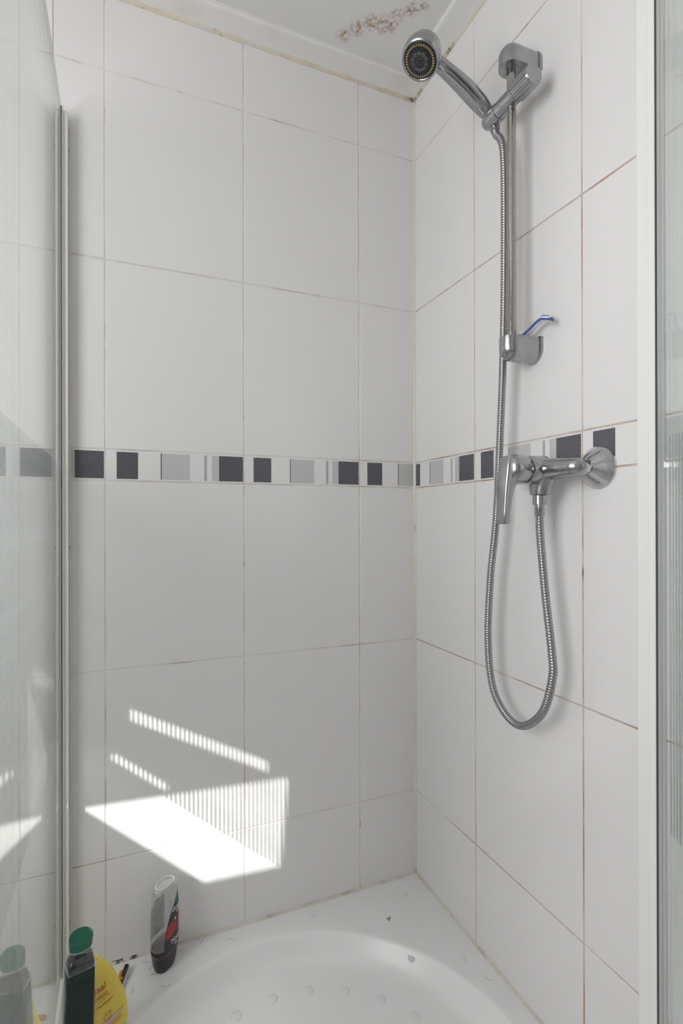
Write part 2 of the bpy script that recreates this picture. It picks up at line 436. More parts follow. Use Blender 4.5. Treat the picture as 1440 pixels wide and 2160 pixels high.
pt = [(-.001, .004, 2.048), (.0075, .004, 2.048), (.006, .000, 2.048), (.0034, -.0022, 2.048), (.0012, -.006, 2.048), (-.001, -.006, 2.048)]
bead('sealant', pt, 'x', -.86, -.001, MT['caulk_top'], t1)
bead('sealant', pt, 'y', -.001, -1.2, MT['caulk_top'], t2)
pc = [(-.001, -.001, 0), (.0058, -.001, 0), (.0050, .0014, 0), (.0032, .0032, 0), (.0014, .0050, 0), (-.001, .0058, 0)]
structure(bead('trim_3', pc, 'z', -.002, 2.05, MT['caulk'], jit=.0004, n=80))
pb = [(-.001, -.002, 0), (.0052, -.002, 0), (.0042, .0011, 0), (.0026, .0028, 0), (.0011, .0048, 0), (-.001, .0056, 0)]
structure(bead('trim_4', pb, 'x', -.84, -.001, MT['caulk_tray'], jit=.0005, n=120))
structure(bead('trim_5', pb, 'y', -.001, -.70, MT['caulk_tray'], jit=.0005, n=100))

# ------------------------------------------------------------------ shower tray
TC = (-.44, -.452); TX0, TX1, TY0, TY1 = -.885, -.0, -.905, -.0
def tray_z(r):
    R = .392
    pts = [(0, -.056), (.20, -.052), (.295, -.0470), (.335, -.0445), (.350, -.0415), (.360, -.0360), (.369, -.0270), (.377, -.0165), (.383, -.0080), (.3865, -.0035), (.389, -.0014), (.3915, -.0005), (.395, -.0001), (.400, 0), (9, 0)]
    for (a, za), (b, zb) in zip(pts, pts[1:]):
        if r <= b:
            t = (r - a) / (b - a); return za + (zb - za) * t
    return 0
NA = 192; RR = [.02, .06, .12, .18, .24, .29, .315, .335, .343, .350, .355, .360, .3645, .369, .373, .377, .380, .383, .385, .3865, .388, .389, .390, .3915, .393, .395, .400]
def sq_r(th):
    c, s = math.cos(th), math.sin(th); out = 9
    if c > 1e-6: out = min(out, (TX1 - TC[0]) / c)
    if c < -1e-6: out = min(out, (TX0 - TC[0]) / c)
    if s > 1e-6: out = min(out, (TY1 - TC[1]) / s)
    if s < -1e-6: out = min(out, (TY0 - TC[1]) / s)
    return out
angs = sorted([2 * math.pi * i / NA for i in range(NA)] + [math.atan2(y - TC[1], x - TC[0]) % (2 * math.pi) for x in (TX0, TX1) for y in (TY0, TY1)])
rings = []
for r in RR: rings.append([(TC[0] + r * math.cos(a), TC[1] + r * math.sin(a), tray_z(r)) for a in angs])
rings.append([(TC[0] + sq_r(a) * math.cos(a), TC[1] + sq_r(a) * math.sin(a), 0) for a in angs])
rings.append([(x, y, ZF) for x, y, _ in rings[-1]])
v, f = loft(rings)
tray = thing('shower_tray', (0, 0, ZF), 'white acrylic square shower tray with round sunken basin', 'shower tray')
PO = Vector((0, 0, ZF))
def child(o, parent):
    """parent without moving"""
    o.parent = parent; o.matrix_parent_inverse = parent.matrix_world.inverted(); return o
bpy.context.view_layer.update()
child(auto(mesh_obj('basin', v, f, MT['tray']), 50), tray)
v, f = lathe((0, 0, 0), (0, 0, 1), [(-.002, .0115), (.0006, .0112), (.0014, .0098), (.0017, .006), (.0017, 0)], 24)
stud0 = None
for k in range(-3, 10):
    a = math.radians(14.8 + k * 14.85)
    loc = Vector((TC[0] + .2925 * math.cos(a), TC[1] + .2925 * math.sin(a), tray_z(.2925)))
    if stud0 is None: stud0 = mesh_obj('anti_slip_stud', v, f, MT['stud']); o = stud0
    else: o = link_copy(stud0)
    o.location = loc; o.parent = tray; o.matrix_parent_inverse = Matrix.Translation(-PO)
sn = Vector((.72, .58, 1.15)).normalized(); sa = math.atan2(.2421, .3092)
o = lathe_obj('round_sticker', (TC[0] + .380 * math.cos(sa), TC[1] + .380 * math.sin(sa), tray_z(.380) - .0002), (-math.cos(sa) * .62, -math.sin(sa) * .62, .78), [(-.001, .008), (.0008, .008), (.0009, 0)], MT['sticker'], None, 24)
child(o, tray)
v, f = lathe((TC[0], TC[1], tray_z(0)), (0, 0, 1), [(-.002, .042), (.003, .042), (.005, .036), (.0055, 0)], 32)
child(mesh_obj('drain_cover', v, f, MT['chrome_bright']), tray)

# ------------------------------------------------------------------ glass screens
Z_TOP = 1.768; RIB0, RIB1 = .503, 1.052
def screen(name, loc, rz, label, length, ribs_side, wall_prof, n_ribs, rib_from):
    """local frame: pane runs along -Y from the wall, thickness along X, inside face +X"""
    t = thing(name, loc, label, 'shower screen', rz)
    v, f = box_data(-.003, .003, -length, -.006, .020, Z_TOP)
    g = mesh_obj('glass_pane', v, f, None, t, False, [MT['glass'], MT['glass_edge']])
    for p in g.data.polygons:
        if abs(p.normal.x) < .5 and p.normal.y < .5: p.material_index = 1
    box('bottom_rail', -.007, .007, -length, -.004, .0005, .024, MT['profile'], t, .0015)
    box('end_post', -.010, .010, -length - .012, -length, .0005, Z_TOP + .002, MT['profile'], t, .002)
    rib0 = None
    for k in range(n_ribs):
        y = -rib_from - k * .0080
        if -y > length - .006: break
        if rib0 is None:
            hw = .0019; xs = ribs_side
            prof = [(xs * .003, -hw), (xs * .0034, -hw * .8), (xs * .0042, 0), (xs * .0034, hw * .8), (xs * .003, hw)]
            vv, ff = loft([[(a, b, RIB0) for a, b in prof], [(a, b, RIB1) for a, b in prof]])
            rib0 = mesh_obj('rib', vv, ff, MT['rib'], t); o = rib0
        else: o = link_copy(rib0)
        o.location = (0, y, 0)
    return t
bpy.context.view_layer.update()
ls = screen('shower_screen', (-.8318, 0, 0), 0, 'fixed clear glass screen with ribbed band beside the bottles', .72, -1, True, 90, .012)
box('wall_profile', .0035, .0145, -.024, .0, .0, Z_TOP - .006, MT['profile'], ls, .0012)
box('wall_profile', -.0145, -.0035, -.024, .0, .0, Z_TOP - .006, MT['profile'], ls, .0012)
box('clamp_strip', .003, .0060, -.029, -.022, .0, Z_TOP, MT['profile'], ls, .0008)
box('sealant', .0143, .0175, -.010, .001, .0, Z_TOP - .03, MT['caulk'], ls, .0012)
for z in (1.690, .882, .12):
    o = lathe_obj('screw', (.0140, -.0140, z), (1, 0, 0), [(0, .0042), (.0012, .0040), (.0022, .0028), (.0025, 0)], MT['chrome'], ls, 14)
    lathe_obj('slot', (.0160, -.0140, z), (1, 0, 0), [(0, .0016), (.0008, .0016), (.0008, 0)], MT['seal'], o, 8)
box('dark_gasket', -.0005, .0036, -.0305, -.0287, .02, Z_TOP - .004, MT['seal'], ls)

ds = screen('shower_door', (-.0150, -.7003, 0), -math.radians(29), 'open clear glass shower door with ribbed band on the tap wall', .50, 1, False, 60, .02)
dp = structure(box('trim_6', -.020, .0, -.6978, -.6668, -.0, Z_TOP, MT['profile'], None, .0015))
box('ridge', -.0235, -.0195, -.6978, -.6875, .0, Z_TOP, MT['profile'], dp, .001)
box('hinge_seal', -.0222, -.0192, -.6994, -.6976, .0, Z_TOP, MT['seal'], dp, .0008)

# ------------------------------------------------------------------ shower rail
RX, RY = -.052, -.437
rail = thing('shower_rail', (RX, RY, 1.24), 'vertical chrome slide rail with two wall brackets on the tiled wall', 'shower rail')
bpy.context.view_layer.update()
K = lambda o: child(o, rail)
K(lathe_obj('pole', (RX, RY, 1.255), (0, 0, 1), [(0, .0080), (.535, .0080)], MT['rail'], None, 28))
def arch_ring(d, w, H, zf, up, n=16):
    """section in the y-z plane: flat edge at zf, round on the far side"""
    pts = [(-w, 0)] + [(w * math.cos(math.pi - math.pi * i / n), max(H - w, .002) + w * math.sin(math.pi * i / n) * min(1, H / w)) for i in range(n + 1)] + [(w, 0)]
    return [(-d, RY + a, zf + up * b) for a, b in pts]
def bracket(name, zf, up):
    rings = []
    W, H, L = .0215, .043, .0755
    ds_ = [0.004, .02, .04, .052] + [.052 + .0235 * math.sin(math.radians(a)) for a in (15, 30, 45, 57, 68, 77, 84, 89)]
    for d in ds_:
        k = 1 if d <= .052 else math.sqrt(max(0, 1 - ((d - .052) / .0237) ** 2))
        rings.append(arch_ring(d, W * max(k, .05), H * (.42 + .58 * k), zf, up))
    v, f = loft(rings); b = auto(mesh_obj(name, v, f, MT['chrome']), 42); K(b)
    rings = [arch_ring(d, W * s, H * (1 + (s - 1) * .6), zf - up * .003, up) for d, s in ((0, 1.14), (.0045, 1.14), (.006, 1.10))]
    v, f = loft(rings); p = auto(mesh_obj('wall_plate', v, f, MT['chrome']), 40); child(p, b)
    v, f = lathe((RX, RY, zf - up * .0012), (0, 0, up), [(0, .0112), (.002, .0112)], 24)
    c = auto(mesh_obj('collar', v, f, MT['chrome']), 40); child(c, b)
    return b
bracket('upper_bracket', 1.770, 1); bracket('lower_bracket', 1.272, -1)
SZ = 1.713; SX = -.055
sl = K(lathe_obj('slider', (SX, -.456, SZ), (0, 1, 0), [(0, .0148), (.0008, .0155), (.046, .0155), (.0465, .0148), (.0478, .0148), (.0483, .0162), (.066, .0168), (.078, .0160), (.086, .0125), (.0905, .0065), (.0915, 0)], MT['chrome'], None, 40))
kn = lathe_obj('knob', (SX, -.4985, SZ), (0, 1, 0), [(0, 0), (0, .0170), (.0022, .0180), (.040, .0180), (.0425, .0165), (.0425, 0)], MT['chrome'], None, 84, 14, .028, 20); child(kn, sl)
kc = lathe_obj('knob_cap', (SX, -.4993, SZ), (0, 1, 0), [(0, 0), (0, .0172), (.0012, .0178), (.004, .0178)], MT['chrome'], None, 40); child(kc, kn)

# ------------------------------------------------------------------ hand shower
HS = Vector((-.0585, -.386, 1.7165)); HE = Vector((-.187, -.383, 1.788))
hsh = thing('hand_shower', HS, 'chrome hand shower with dark spray face clipped in the slide rail', 'hand shower')
bpy.context.view_layer.update()
HD = (HE - HS).normalized(); SIDE = Vector((0, 1, 0)); HN = HD.cross(SIDE).normalized()
if HN.z > 0: HN = -HN
def handle_pt(t): return HS.lerp(HE, t) + HN * (-.006 * math.sin(math.pi * t))
toc = Vector((-.395, -.648, -.651))
vside = (toc - HD * toc.dot(HD)).normalized(); wside = HD.cross(vside).normalized()
KEYS = [(-.03, .0095, .0095), (0, .0115, .0115), (.10, .0140, .0138), (.22, .0165, .0155), (.4, .0170, .0158), (.6, .0155, .0145), (.8, .0138, .0128), (.95, .0130, .0120), (1.05, .0135, .0125)]
def hdims(t):
    for (t0, a0, b0), (t1, a1, b1) in zip(KEYS, KEYS[1:]):
        if t <= t1: k = (t - t0) / (t1 - t0); return a0 + (a1 - a0) * k, b0 + (b1 - b0) * k
rings = []
for i in range(41):
    t = -.03 + 1.08 * i / 40; a, b = hdims(t)
    c = handle_pt(max(0, min(1, t))) + HD * ((t - max(0, min(1, t))) * .16)
    gd = .0062 * max(0, math.sin(math.pi * min(1, max(0, (t - .10) / .84)))) ** .7
    gw = .0030 + .0012 * math.sin(math.pi * min(1, max(0, t)))
    ring = []
    for j in range(80):
        q = SIDE * a * math.cos(2 * math.pi * j / 80) + HN * b * math.sin(2 * math.pi * j / 80)
        off = q.dot(wside) - .0012
        if q.dot(vside) > 0: q = q - vside * gd * math.exp(-(off / gw) ** 4)
        ring.append(c + q)
    rings.append(ring)
v, f = loft(rings); hd = child(mesh_obj('handle', v, f, MT['chrome']), hsh)
def inlay(name, off, prof, mat, lift):
    rg = []
    for t, w in prof:
        c = handle_pt(t); r = (.0150 + .0012 * math.sin(math.pi * min(1, t * 1.3))) - .0035 * max(0, t - .55) / .45
        def pt(o): 
            ang = o / r
            return c + (vside * math.cos(ang) + wside * math.sin(ang)) * (r + lift)
        rg.append([pt(off(t) + w * k / 3) for k in range(-3, 4)])
    v, f = loft(rg, cap=False, closed=False)
    vb = [x - vside * .002 for x in v]; n = 7; m = len(rg); fb = [[i + len(v) for i in q[::-1]] for q in f]
    rim = [i for i in range(n)] + [r_ * n + n - 1 for r_ in range(1, m)] + [(m - 1) * n + i for i in range(n - 2, -1, -1)] + [r_ * n for r_ in range(m - 2, 0, -1)]
    fs = [[rim[i], rim[(i + 1) % len(rim)], rim[(i + 1) % len(rim)] + len(v), rim[i] + len(v)] for i in range(len(rim))]
    return child(mesh_obj(name, v + vb, f + fb + fs, mat), hd)
inlay('grip_ridge', lambda t: -.0062 + .002 * t, [(.08, .0010), (.2, .0022), (.4, .0030), (.6, .0026), (.8, .0020), (.95, .0012)], MT['chrome_bright'], .0006)
FN = Vector((-.40, -.17, -.90)).normalized(); FC = Vector((-.2165, -.388, 1.7720))
head = child(lathe_obj('spray_head', FC, -FN, [(s_ * .95, r_ * .95) for s_, r_ in [(-.001, .0305), (-.0035, .0325), (-.003, .0355), (.001, .0372), (.008, .0380), (.016, .0372), (.024, .0352), (.034, .0318), (.044, .0262), (.052, .0190), (.057, .0105), (.0585, 0)]], MT['chrome'], None, 56, deg=60), hsh)
fp = child(lathe_obj('face_plate', FC, FN, [(-.004, .0297), (.0022, .0297), (.0030, .0288), (.0030, .0215), (.0046, .0205), (.0052, .0190), (.0052, 0)], MT['black'], None, 56), head)
_, fu, fw = frame(FN)
parts = []
for k in range(40):
    a = 2 * math.pi * k / 40; dr = fu * math.cos(a) + fw * math.sin(a); tg = FN.cross(dr)
    c = FC + dr * .0248 + FN * .0028
    rg = []
    for s, q in ((0, 1), (.0013, .9), (.0019, .45)):
        rg.append([c + FN * s + (dr * .0024 * math.cos(2 * math.pi * j / 8) + tg * .0013 * math.sin(2 * math.pi * j / 8)) * q for j in range(8)])
    parts.append(loft(rg))
v, f = merge(parts); o = child(mesh_obj('nozzle_ring', v, f, MT['rubber']), fp); o['kind'] = 'stuff'
rg = []
for s, kk in ((.0050, 1.0), (.0062, .96), (.0062, .86), (.0050, .82)):
    rg.append([FC + FN * s + (fu * math.cos(2 * math.pi * j / 120) + fw * math.sin(2 * math.pi * j / 120)) * (.0152 + .0012 * math.cos(10 * 2 * math.pi * j / 120)) * kk for j in range(120)])
v, f = loft(rg, cap=False); child(mesh_obj('scalloped_rim', v, f, MT['scale']), fp)
parts = []
for k in range(10):
    a = 2 * math.pi * k / 10; c = FC + (fu * math.cos(a) + fw * math.sin(a)) * .0112 + FN * .0050
    parts.append(lathe(c, FN, [(0, .0026), (.0012, .0024), (.0012, .0016), (.0003, .0014), (.0003, 0)], 10))
for k in range(9):
    a = 2 * math.pi * k / 9 + .2; c = FC + (fu * math.cos(a) + fw * math.sin(a)) * .0055 + FN * .0050
    parts.append(lathe(c, FN, [(0, .0012), (.0008, .0010), (.0008, 0)], 8))
v, f = merge(parts); o = child(mesh_obj('jet_holes', v, f, MT['scale']), fp); o['kind'] = 'stuff'
nk = child(lathe_obj('neck_ring', handle_pt(1.0) - HD * .012, HD, [(0, .0128), (.002, .0142), (.014, .0150), (.018, .0140)], MT['chrome'], None, 28), hd)

# ------------------------------------------------------------------ hose
hp = [(-.0500, -.3855, 1.699), (-.0475, -.3885, 1.684), (-.0455, -.399, 1.668), (-.045, -.4065, 1.640), (-.045, -.4095, 1.565), (-.045, -.4085, 1.385), (-.045, -.4035, 1.2323), (-.0455, -.397, 1.1154),
      (-.046, -.3848, .942), (-.0465, -.367, .820), (-.047, -.360, .6965), (-.047, -.3745, .6063), (-.047, -.416, .5646), (-.0475, -.461, .5630), (-.048, -.508, .6043),
      (-.0485, -.5305, .668), (-.049, -.5305, .7082), (-.050, -.5165, .8106), (-.0515, -.5070, .905), (-.052, -.5058, .946), (-.052, -.5058, .955)]
hose = thing('shower_hose', hp[-1], 'ribbed metal shower hose hanging in a loop below the tap', 'hose')
bpy.context.view_layer.update()
path = resample(catmull(hp, 16), .0049 / 4)
rad = [.0074 if i % 4 == 0 else (.0071 if i % 4 in (1, 3) else .0059) for i in range(len(path))]
v, f = tube(path, rad, 12); child(mesh_obj('spiral_tube', v, f, MT['chrome_hose']), hose)
child(lathe_obj('connector_nut', (-.052, -.5058, .9785), (0, 0, -1), [(0, .0108), (.0006, .0118), (.0155, .0118), (.0165, .0110), (.0165, 0)], MT['chrome'], None, 24), hose)
child(lathe_obj('crimp_sleeve', (-.052, -.5058, .963), (0, 0, -1), [(0, .0084), (.0195, .0081), (.0205, .0074)], MT['chrome'], None, 20), hose)
child(lathe_obj('upper_sleeve', (-.0480, -.3850, 1.7055), (-.10, -.16, -1), [(0, .0100), (.012, .0096), (.016, .0086)], MT['chrome'], None, 20), hose)

# ------------------------------------------------------------------ mixer tap
MY, MZ, MD = -.5065, 1.0215, .050
mx = thing('shower_mixer', (0, MY, MZ), 'chrome single lever shower mixer tap on the tiled wall', 'tap')
bpy.context.view_layer.update()
K = lambda o: child(o, mx)
for s in (-1, 1):
    yy = MY + (.066 if s > 0 else -.0765)
    rr_ = .0285 if s > 0 else .0345
    r = K(lathe_obj('rosette', (0, yy, MZ), (-1, 0, 0), [(0, rr_ - .0005), (.0045, rr_), (.0075, rr_ - .0015), (.0265, .0145), (.0280, .0132), (.0280, .008)], MT['chrome_bright'], None, 56, deg=25))
    K(lathe_obj('union_nut', (-.0262, yy, MZ), (-1, 0, 0), [(0, .0118), (.001, .0126), (.0125, .0126), (.0140, .0116)], MT['chrome_bright'], None, 8, deg=20))
# bar body: elbows at both ends swelling to the hub
bar = [Vector((-.038, MY - .0765, MZ)), Vector((-.0435, MY - .0755, MZ)), Vector((-.0480, MY - .0705, MZ)), Vector((-.0495, MY - .060, MZ)), Vector((-.050, MY - .035, MZ)), Vector((-.050, MY, MZ)),
       Vector((-.050, MY + .035, MZ)), Vector((-.0495, MY + .060, MZ)), Vector((-.0480, MY + .0705, MZ)), Vector((-.0435, MY + .0755, MZ)), Vector((-.038, MY + .0765, MZ))]
rb = [.0132, .0140, .0146, .0148, .0178, .0215, .0178, .0148, .0146, .0140, .0132]
bp_ = catmull(bar, 5); rbb = []
for i in range(len(bp_)):
    t = i / 5; a = int(min(t, len(rb) - 2)); rbb.append(rb[a] + (rb[a + 1] - rb[a]) * (t - a))
v, f = tube(bp_, rbb, 28)
body = K(auto(mesh_obj('body', v, f, MT['chrome']), 60))
# outlet swept down from the bar
rings = []
for z, a, b, dy in [(MZ + .004, .036, .0150, -.006), (MZ - .008, .034, .0160, -.005), (MZ - .016, .0290, .0165, -.003), (MZ - .024, .0240, .0170, -.0015), (MZ - .032, .0208, .0172, 0), (MZ - .039, .0190, .0172, 0), (MZ - .0425, .0182, .0166, 0)]:
    rings.append([(-MD + b * math.sin(2 * math.pi * j / 32), MY + dy + a * math.cos(2 * math.pi * j / 32), z) for j in range(32)])
v, f = loft(rings); K(auto(mesh_obj('outlet', v, f, MT['chrome']), 50))
cart = K(lathe_obj('cartridge', (-.036, MY, MZ), (-1, 0, 0), [(0, .0190), (.006, .0235), (.0105, .0252), (.0115, .0252), (.0117, .0212), (.0137, .0212), (.0139, .0248), (.030, .0246), (.046, .0238), (.047, .0232), (.050, .0232)], MT['chrome'], None, 44, deg=30))
lv = K(lathe_obj('lever_cap', (-.084, MY, MZ), (-1, 0, 0), [(0, .0226), (.001, .0240), (.012, .0256), (.026, .0258), (.033, .0246), (.038, .0215), (.0415, .0150), (.0425, 0)], MT['chrome'], None, 44, deg=50))
rings = []
def rrect(cx, cy, a, b, z, r=.35, n=5):
    pts = []
    k = min(a, b) * r
    for (sx, sy, a0) in ((1, 1, 0), (-1, 1, 90), (-1, -1, 180), (1, -1, 270)):
        for i in range(n + 1):
            th = math.radians(a0 + 90 * i / n)
            pts.append((cx + sx * (a - k) + k * math.cos(th), cy + sy * (b - k) + k * math.sin(th), z))
    return pts
for z, xi, xo, w in [(MZ + .0225, -.112, -.1215, .0080), (MZ + .0205, -.106, -.1275, .0128), (MZ + .010, -.104, -.1310, .0148), (MZ - .006, -.106, -.1330, .0148), (MZ - .022, -.110, -.1345, .0142), (MZ - .034, -.1165, -.1355, .0134),
                    (MZ - .048, -.1205, -.1362, .0126), (MZ - .070, -.1235, -.1370, .0116), (MZ - .090, -.1245, -.1376, .0108), (MZ - .0925, -.1255, -.1370, .0098)]:
    rings.append(rrect((xi + xo) / 2, MY, abs(xi - xo) / 2, w, z, .42))
v, f = loft(rings); K(auto(mesh_obj('lever', v, f, MT['chrome']), 50))

# ------------------------------------------------------------------ blue razor lying on the lower bracket
rz_ = thing('razor', (-.024, -.44, 1.2725), 'blue and white plastic razor handle lying on the lower rail bracket', 'razor')
bpy.context.view_layer.update()
cl = catmull([(-.026, -.398, 1.2755), (-.025, -.42, 1.2760), (-.024, -.440, 1.2790), (-.0225, -.457, 1.2855), (-.0215, -.471, 1.2920), (-.021, -.482, 1.2945), (-.0205, -.493, 1.2915), (-.020, -.503, 1.2870)], 6)
def strip(cl, hw, t0, t1, widths=None):
    rg = []
    for i, p in enumerate(cl):
        k = i / (len(cl) - 1); w = hw * (widths(k) if widths else 1)
        rg.append([p + Vector((w * math.cos(2 * math.pi * j / 12), 0, t0 + (t1 - t0) * (.5 + .5 * math.sin(2 * math.pi * j / 12)))) for j in range(12)])
    return loft(rg)
v, f = strip(cl, .0066, -.0018, .0052, lambda k: .75 + .35 * math.sin(math.pi * min(1, k * 1.1)))
child(mesh_obj('grip', v, f, MT['blue']), rz_)
v, f = strip(cl, .0040, -.0030, -.0010, lambda k: .75 + .35 * math.sin(math.pi * min(1, k * 1.1)))
child(mesh_obj('underside', v, f, MT['white']), rz_)
v, f = strip(cl[-16:-1], .0072, .0010, .0064, lambda k: math.sin(math.pi * (.12 + .76 * k)))
child(mesh_obj('thumb_rest', v, f, MT['white']), rz_)
v, f = strip(cl[-14:-5], .0060, .0050, .0080, lambda k: math.sin(math.pi * (.12 + .76 * k)))
child(mesh_obj('thumb_pad', v, f, MT['blue']), rz_)

# ------------------------------------------------------------------ shower gel bottle (stands on its cap by the wall)
gel = thing('shower_gel_bottle', (-.6365, -.0475, 0), 'half empty clear shower gel bottle with dark red fruit label standing on its black cap', 'bottle', math.radians(-46))
bpy.context.view_layer.update()
# local: width runs along Y (front edge at -Y), thickness along X, label faces +X
def gel_dims(z):
    tb = [(0, .0205, .0115), (.002, .0225, .0135), (.012, .0265, .0160), (.030, .0300, .0180), (.034, .0308, .0186), (.05, .0325, .0196), (.09, .0335, .0200), (.13, .0330, .0190), (.165, .0300, .0165), (.172, .0290, .0155)]
    for (a, w0, t0), (b, w1, t1) in zip(tb, tb[1:]):
        if z <= b: k = (z - a) / (b - a); return w0 + (w1 - w0) * k, t0 + (t1 - t0) * k
    return tb[-1][1:]
def lens(z, sc=1.0, n=14, dz=None, w=None):
    W, T = w or gel_dims(z); W *= sc; T *= sc; pts = []
    for i in range(n + 1):
        s = -math.cos(math.pi * i / n); pts.append((T * max(0, 1 - abs(s) ** 3.2) ** .62 + .0012, W * s))
    for i in range(n + 1):
        s = math.cos(math.pi * i / n); pts.append((-(T * max(0, 1 - abs(s) ** 3.2) ** .62 + .0012), W * s))
    return [(x, y, (dz(y) if dz else z)) for x, y in pts]
def gel_surf(s, z, lift=.0004):
    W, T = gel_dims(z); return Vector((T * max(0, 1 - abs(s) ** 3.2) ** .62 + .0012 + lift, W * s, z))
v, f = loft([lens(z) for z in (.0, .002, .012, .022, .0335)]); auto(mesh_obj('flip_cap', v, f, MT['black'], gel), 50)
zs = [.034, .042, .05, .07, .09, .11, .13, .15, .162, .168]
v, f = loft([lens(z) for z in zs] + [lens(.1725, .97), lens(.1735, .86), lens(.1722, .80), lens(.1718, .4)])
shell = auto(mesh_obj('clear_body', v, f, MT['clear_grey'], gel), 60)
v, f = loft([lens(z, 1.012) for z in (.0338, .042, .050)] + [lens(.0510, .9)]); mesh_obj('gel_rest', v, f, MT['purple_liquid'], gel)
v, f = loft([[(x, y, .1745) for x, y, _ in lens(.172, .80)], [(x, y, .1748) for x, y, _ in lens(.172, .77)], [(x, y, .1743) for x, y, _ in lens(.172, .72)]], cap=False)
mesh_obj('oval_rim', v, f, MT['white'], gel)
def patch(name, rows, mat, lift, parent):
    """rows: (z, s0, s1) -> thin sheet on the label side"""
    n = 10; rg = [[gel_surf(s0 + (s1 - s0) * k / n, z, lift) for k in range(n + 1)] for z, s0, s1 in rows]
    v, f = loft(rg, cap=False, closed=False)
    return mesh_obj(name, v, f, mat, parent)
lab = patch('front_label', [(.0405, -.30, .10), (.042, -.52, .40), (.046, -.62, .75), (.055, -.66, .93), (.07, -.62, .96), (.085, -.55, .96), (.10, -.42, .96), (.115, -.22, .95), (.128, .06, .94), (.140, .38, .92), (.148, .62, .90), (.153, .80, .88)], MT['label_dark'], .0003, gel)
patch('teal_corner', [(.131, .16, .55), (.138, .36, .80), (.145, .56, .88), (.150, .74, .88)], MT['label_teal'], .0006, lab)
patch('red_fruit', [(.0700, -.58, -.35), (.073, -.60, .0), (.077, -.58, .22), (.083, -.55, .34), (.089, -.50, .36), (.094, -.42, .32), (.098, -.28, .22), (.1005, -.05, .12)], MT['label_red'], .0006, lab)
patch('red_glow', [(.066, .30, .36), (.075, .36, .48), (.085, .42, .62), (.095, .46, .78), (.103, .52, .86), (.108, .66, .84)], MT['label_red'], .0005, lab)
def star():
    V = []; n = 16
    for i in range(n):
        r = .0042 if i % 2 == 0 else .0014; a = 2 * math.pi * i / n
        V.append(gel_surf(.24 + r * math.cos(a) / .033, .1015 + r * math.sin(a), .0009))
    return mesh_obj('highlight_star', V + [gel_surf(.24, .1015, .0009)], [[i, (i + 1) % n, n] for i in range(n)], MT['white'], lab)
star()
def gel_text(s, size, sc, zc, tilt, shear, name):
    v, f = text_mesh(s, size, shear, .0002); ca, sa = math.cos(tilt), math.sin(tilt); V = []
    for p in v:
        a, b = p.x * ca - p.y * sa, p.x * sa + p.y * ca
        V.append(gel_surf(max(-.98, min(.98, sc + a / .033)), zc + b, .0010))
    return mesh_obj(name, V, f, MT['white'], lab, False)
gel_text('dusch', .0135, .42, .1235, math.radians(8), .25, 'lettering')
gel_text('das', .0135, .60, .1155, math.radians(8), .25, 'lettering')
gel_text('Noire', .0125, .30, .0605, 0, 0, 'lettering')
patch('rule', [(.0535, -.05, .65), (.0541, -.05, .65)], MT['white'], .0009, lab)
gel_text('GEL', .0055, .30, .0495, 0, 0, 'lettering')
# back label seen edge on
def gel_back(s, z, lift=.0004):
    p = gel_surf(s, z, lift); return Vector((-p.x, p.y, p.z))
rg = [[gel_back(s0 + (s1 - s0) * k / 6, z) for k in range(7)] for z, s0, s1 in [(.06, -.7, .6), (.08, -.72, .6), (.10, -.70, .6), (.12, -.55, .6), (.135, -.2, .6)]]
v, f = loft(rg, cap=False, closed=False); mesh_obj('back_label', v, f, simple('back_label_grey', (.66, .67, .66), .5, noise=((.52, .57, .56), 160, .45, .65)), gel)

# ------------------------------------------------------------------ green shampoo bottle by the glass
grn = thing('shampoo_bottle', (-.7900, -.258, 0), 'tall clear bottle of dark green shampoo with green cap against the glass', 'bottle', math.radians(17))
grn.rotation_euler = (0, math.radians(2.2), math.radians(17))
bpy.context.view_layer.update()
def gsec(z, a, b, r=.3): return rrect(0, 0, a, b, z, r, 4)
gs = [(.001, .0225, .0135), (.004, .0245, .0155), (.06, .0248, .0160), (.12, .0246, .0160), (.18, .0238, .0160), (.210, .0230, .0158), (.216, .0222, .0150)]
v, f = loft([gsec(*q) for q in gs] + [gsec(.223, .0212, .0140, .5), gsec(.232, .0190, .0122, .7), gsec(.238, .0165, .0108, .9), gsec(.2420, .0150, .0100, .95)])
auto(mesh_obj('clear_body', v, f, MT['clear_plastic'], grn), 60)
v, f = loft([gsec(z, a - .0028, b - .0022, .3) for z, a, b in [(.003, .0245, .0155)] + gs[2:5]] + [gsec(.209, .0203, .0137)]); mesh_obj('shampoo', v, f, MT['green_liquid'], grn)
v, f = loft([gsec(.2095, .0203, .0137), gsec(.218, .0196, .0128), gsec(.229, .0175, .0108, .6)]); mesh_obj('empty_shoulder', v, f, MT['smoke'], grn)
def ell(z, a, b, tilt=0): return [(a * math.cos(2 * math.pi * j / 40), b * math.sin(2 * math.pi * j / 40), z + tilt * math.sin(2 * math.pi * j / 40) * b) for j in range(40)]
v, f = loft([ell(.2410, .0160, .0118), ell(.2415, .0174, .0130), ell(.2555, .0184, .0140, .35), ell(.2580, .0181, .0137, .4), ell(.2585, .0170, .0126, .4), ell(.2565, .0148, .0106, .4), ell(.2560, .0080, .005, .4)])
auto(mesh_obj('cap', v, f, MT['green_cap'], grn), 40)
v, f = loft([ell(.2390, .0168, .0124), ell(.2412, .0172, .0128)]); mesh_obj('neck_ring', v, f, MT['clear_plastic'], grn)

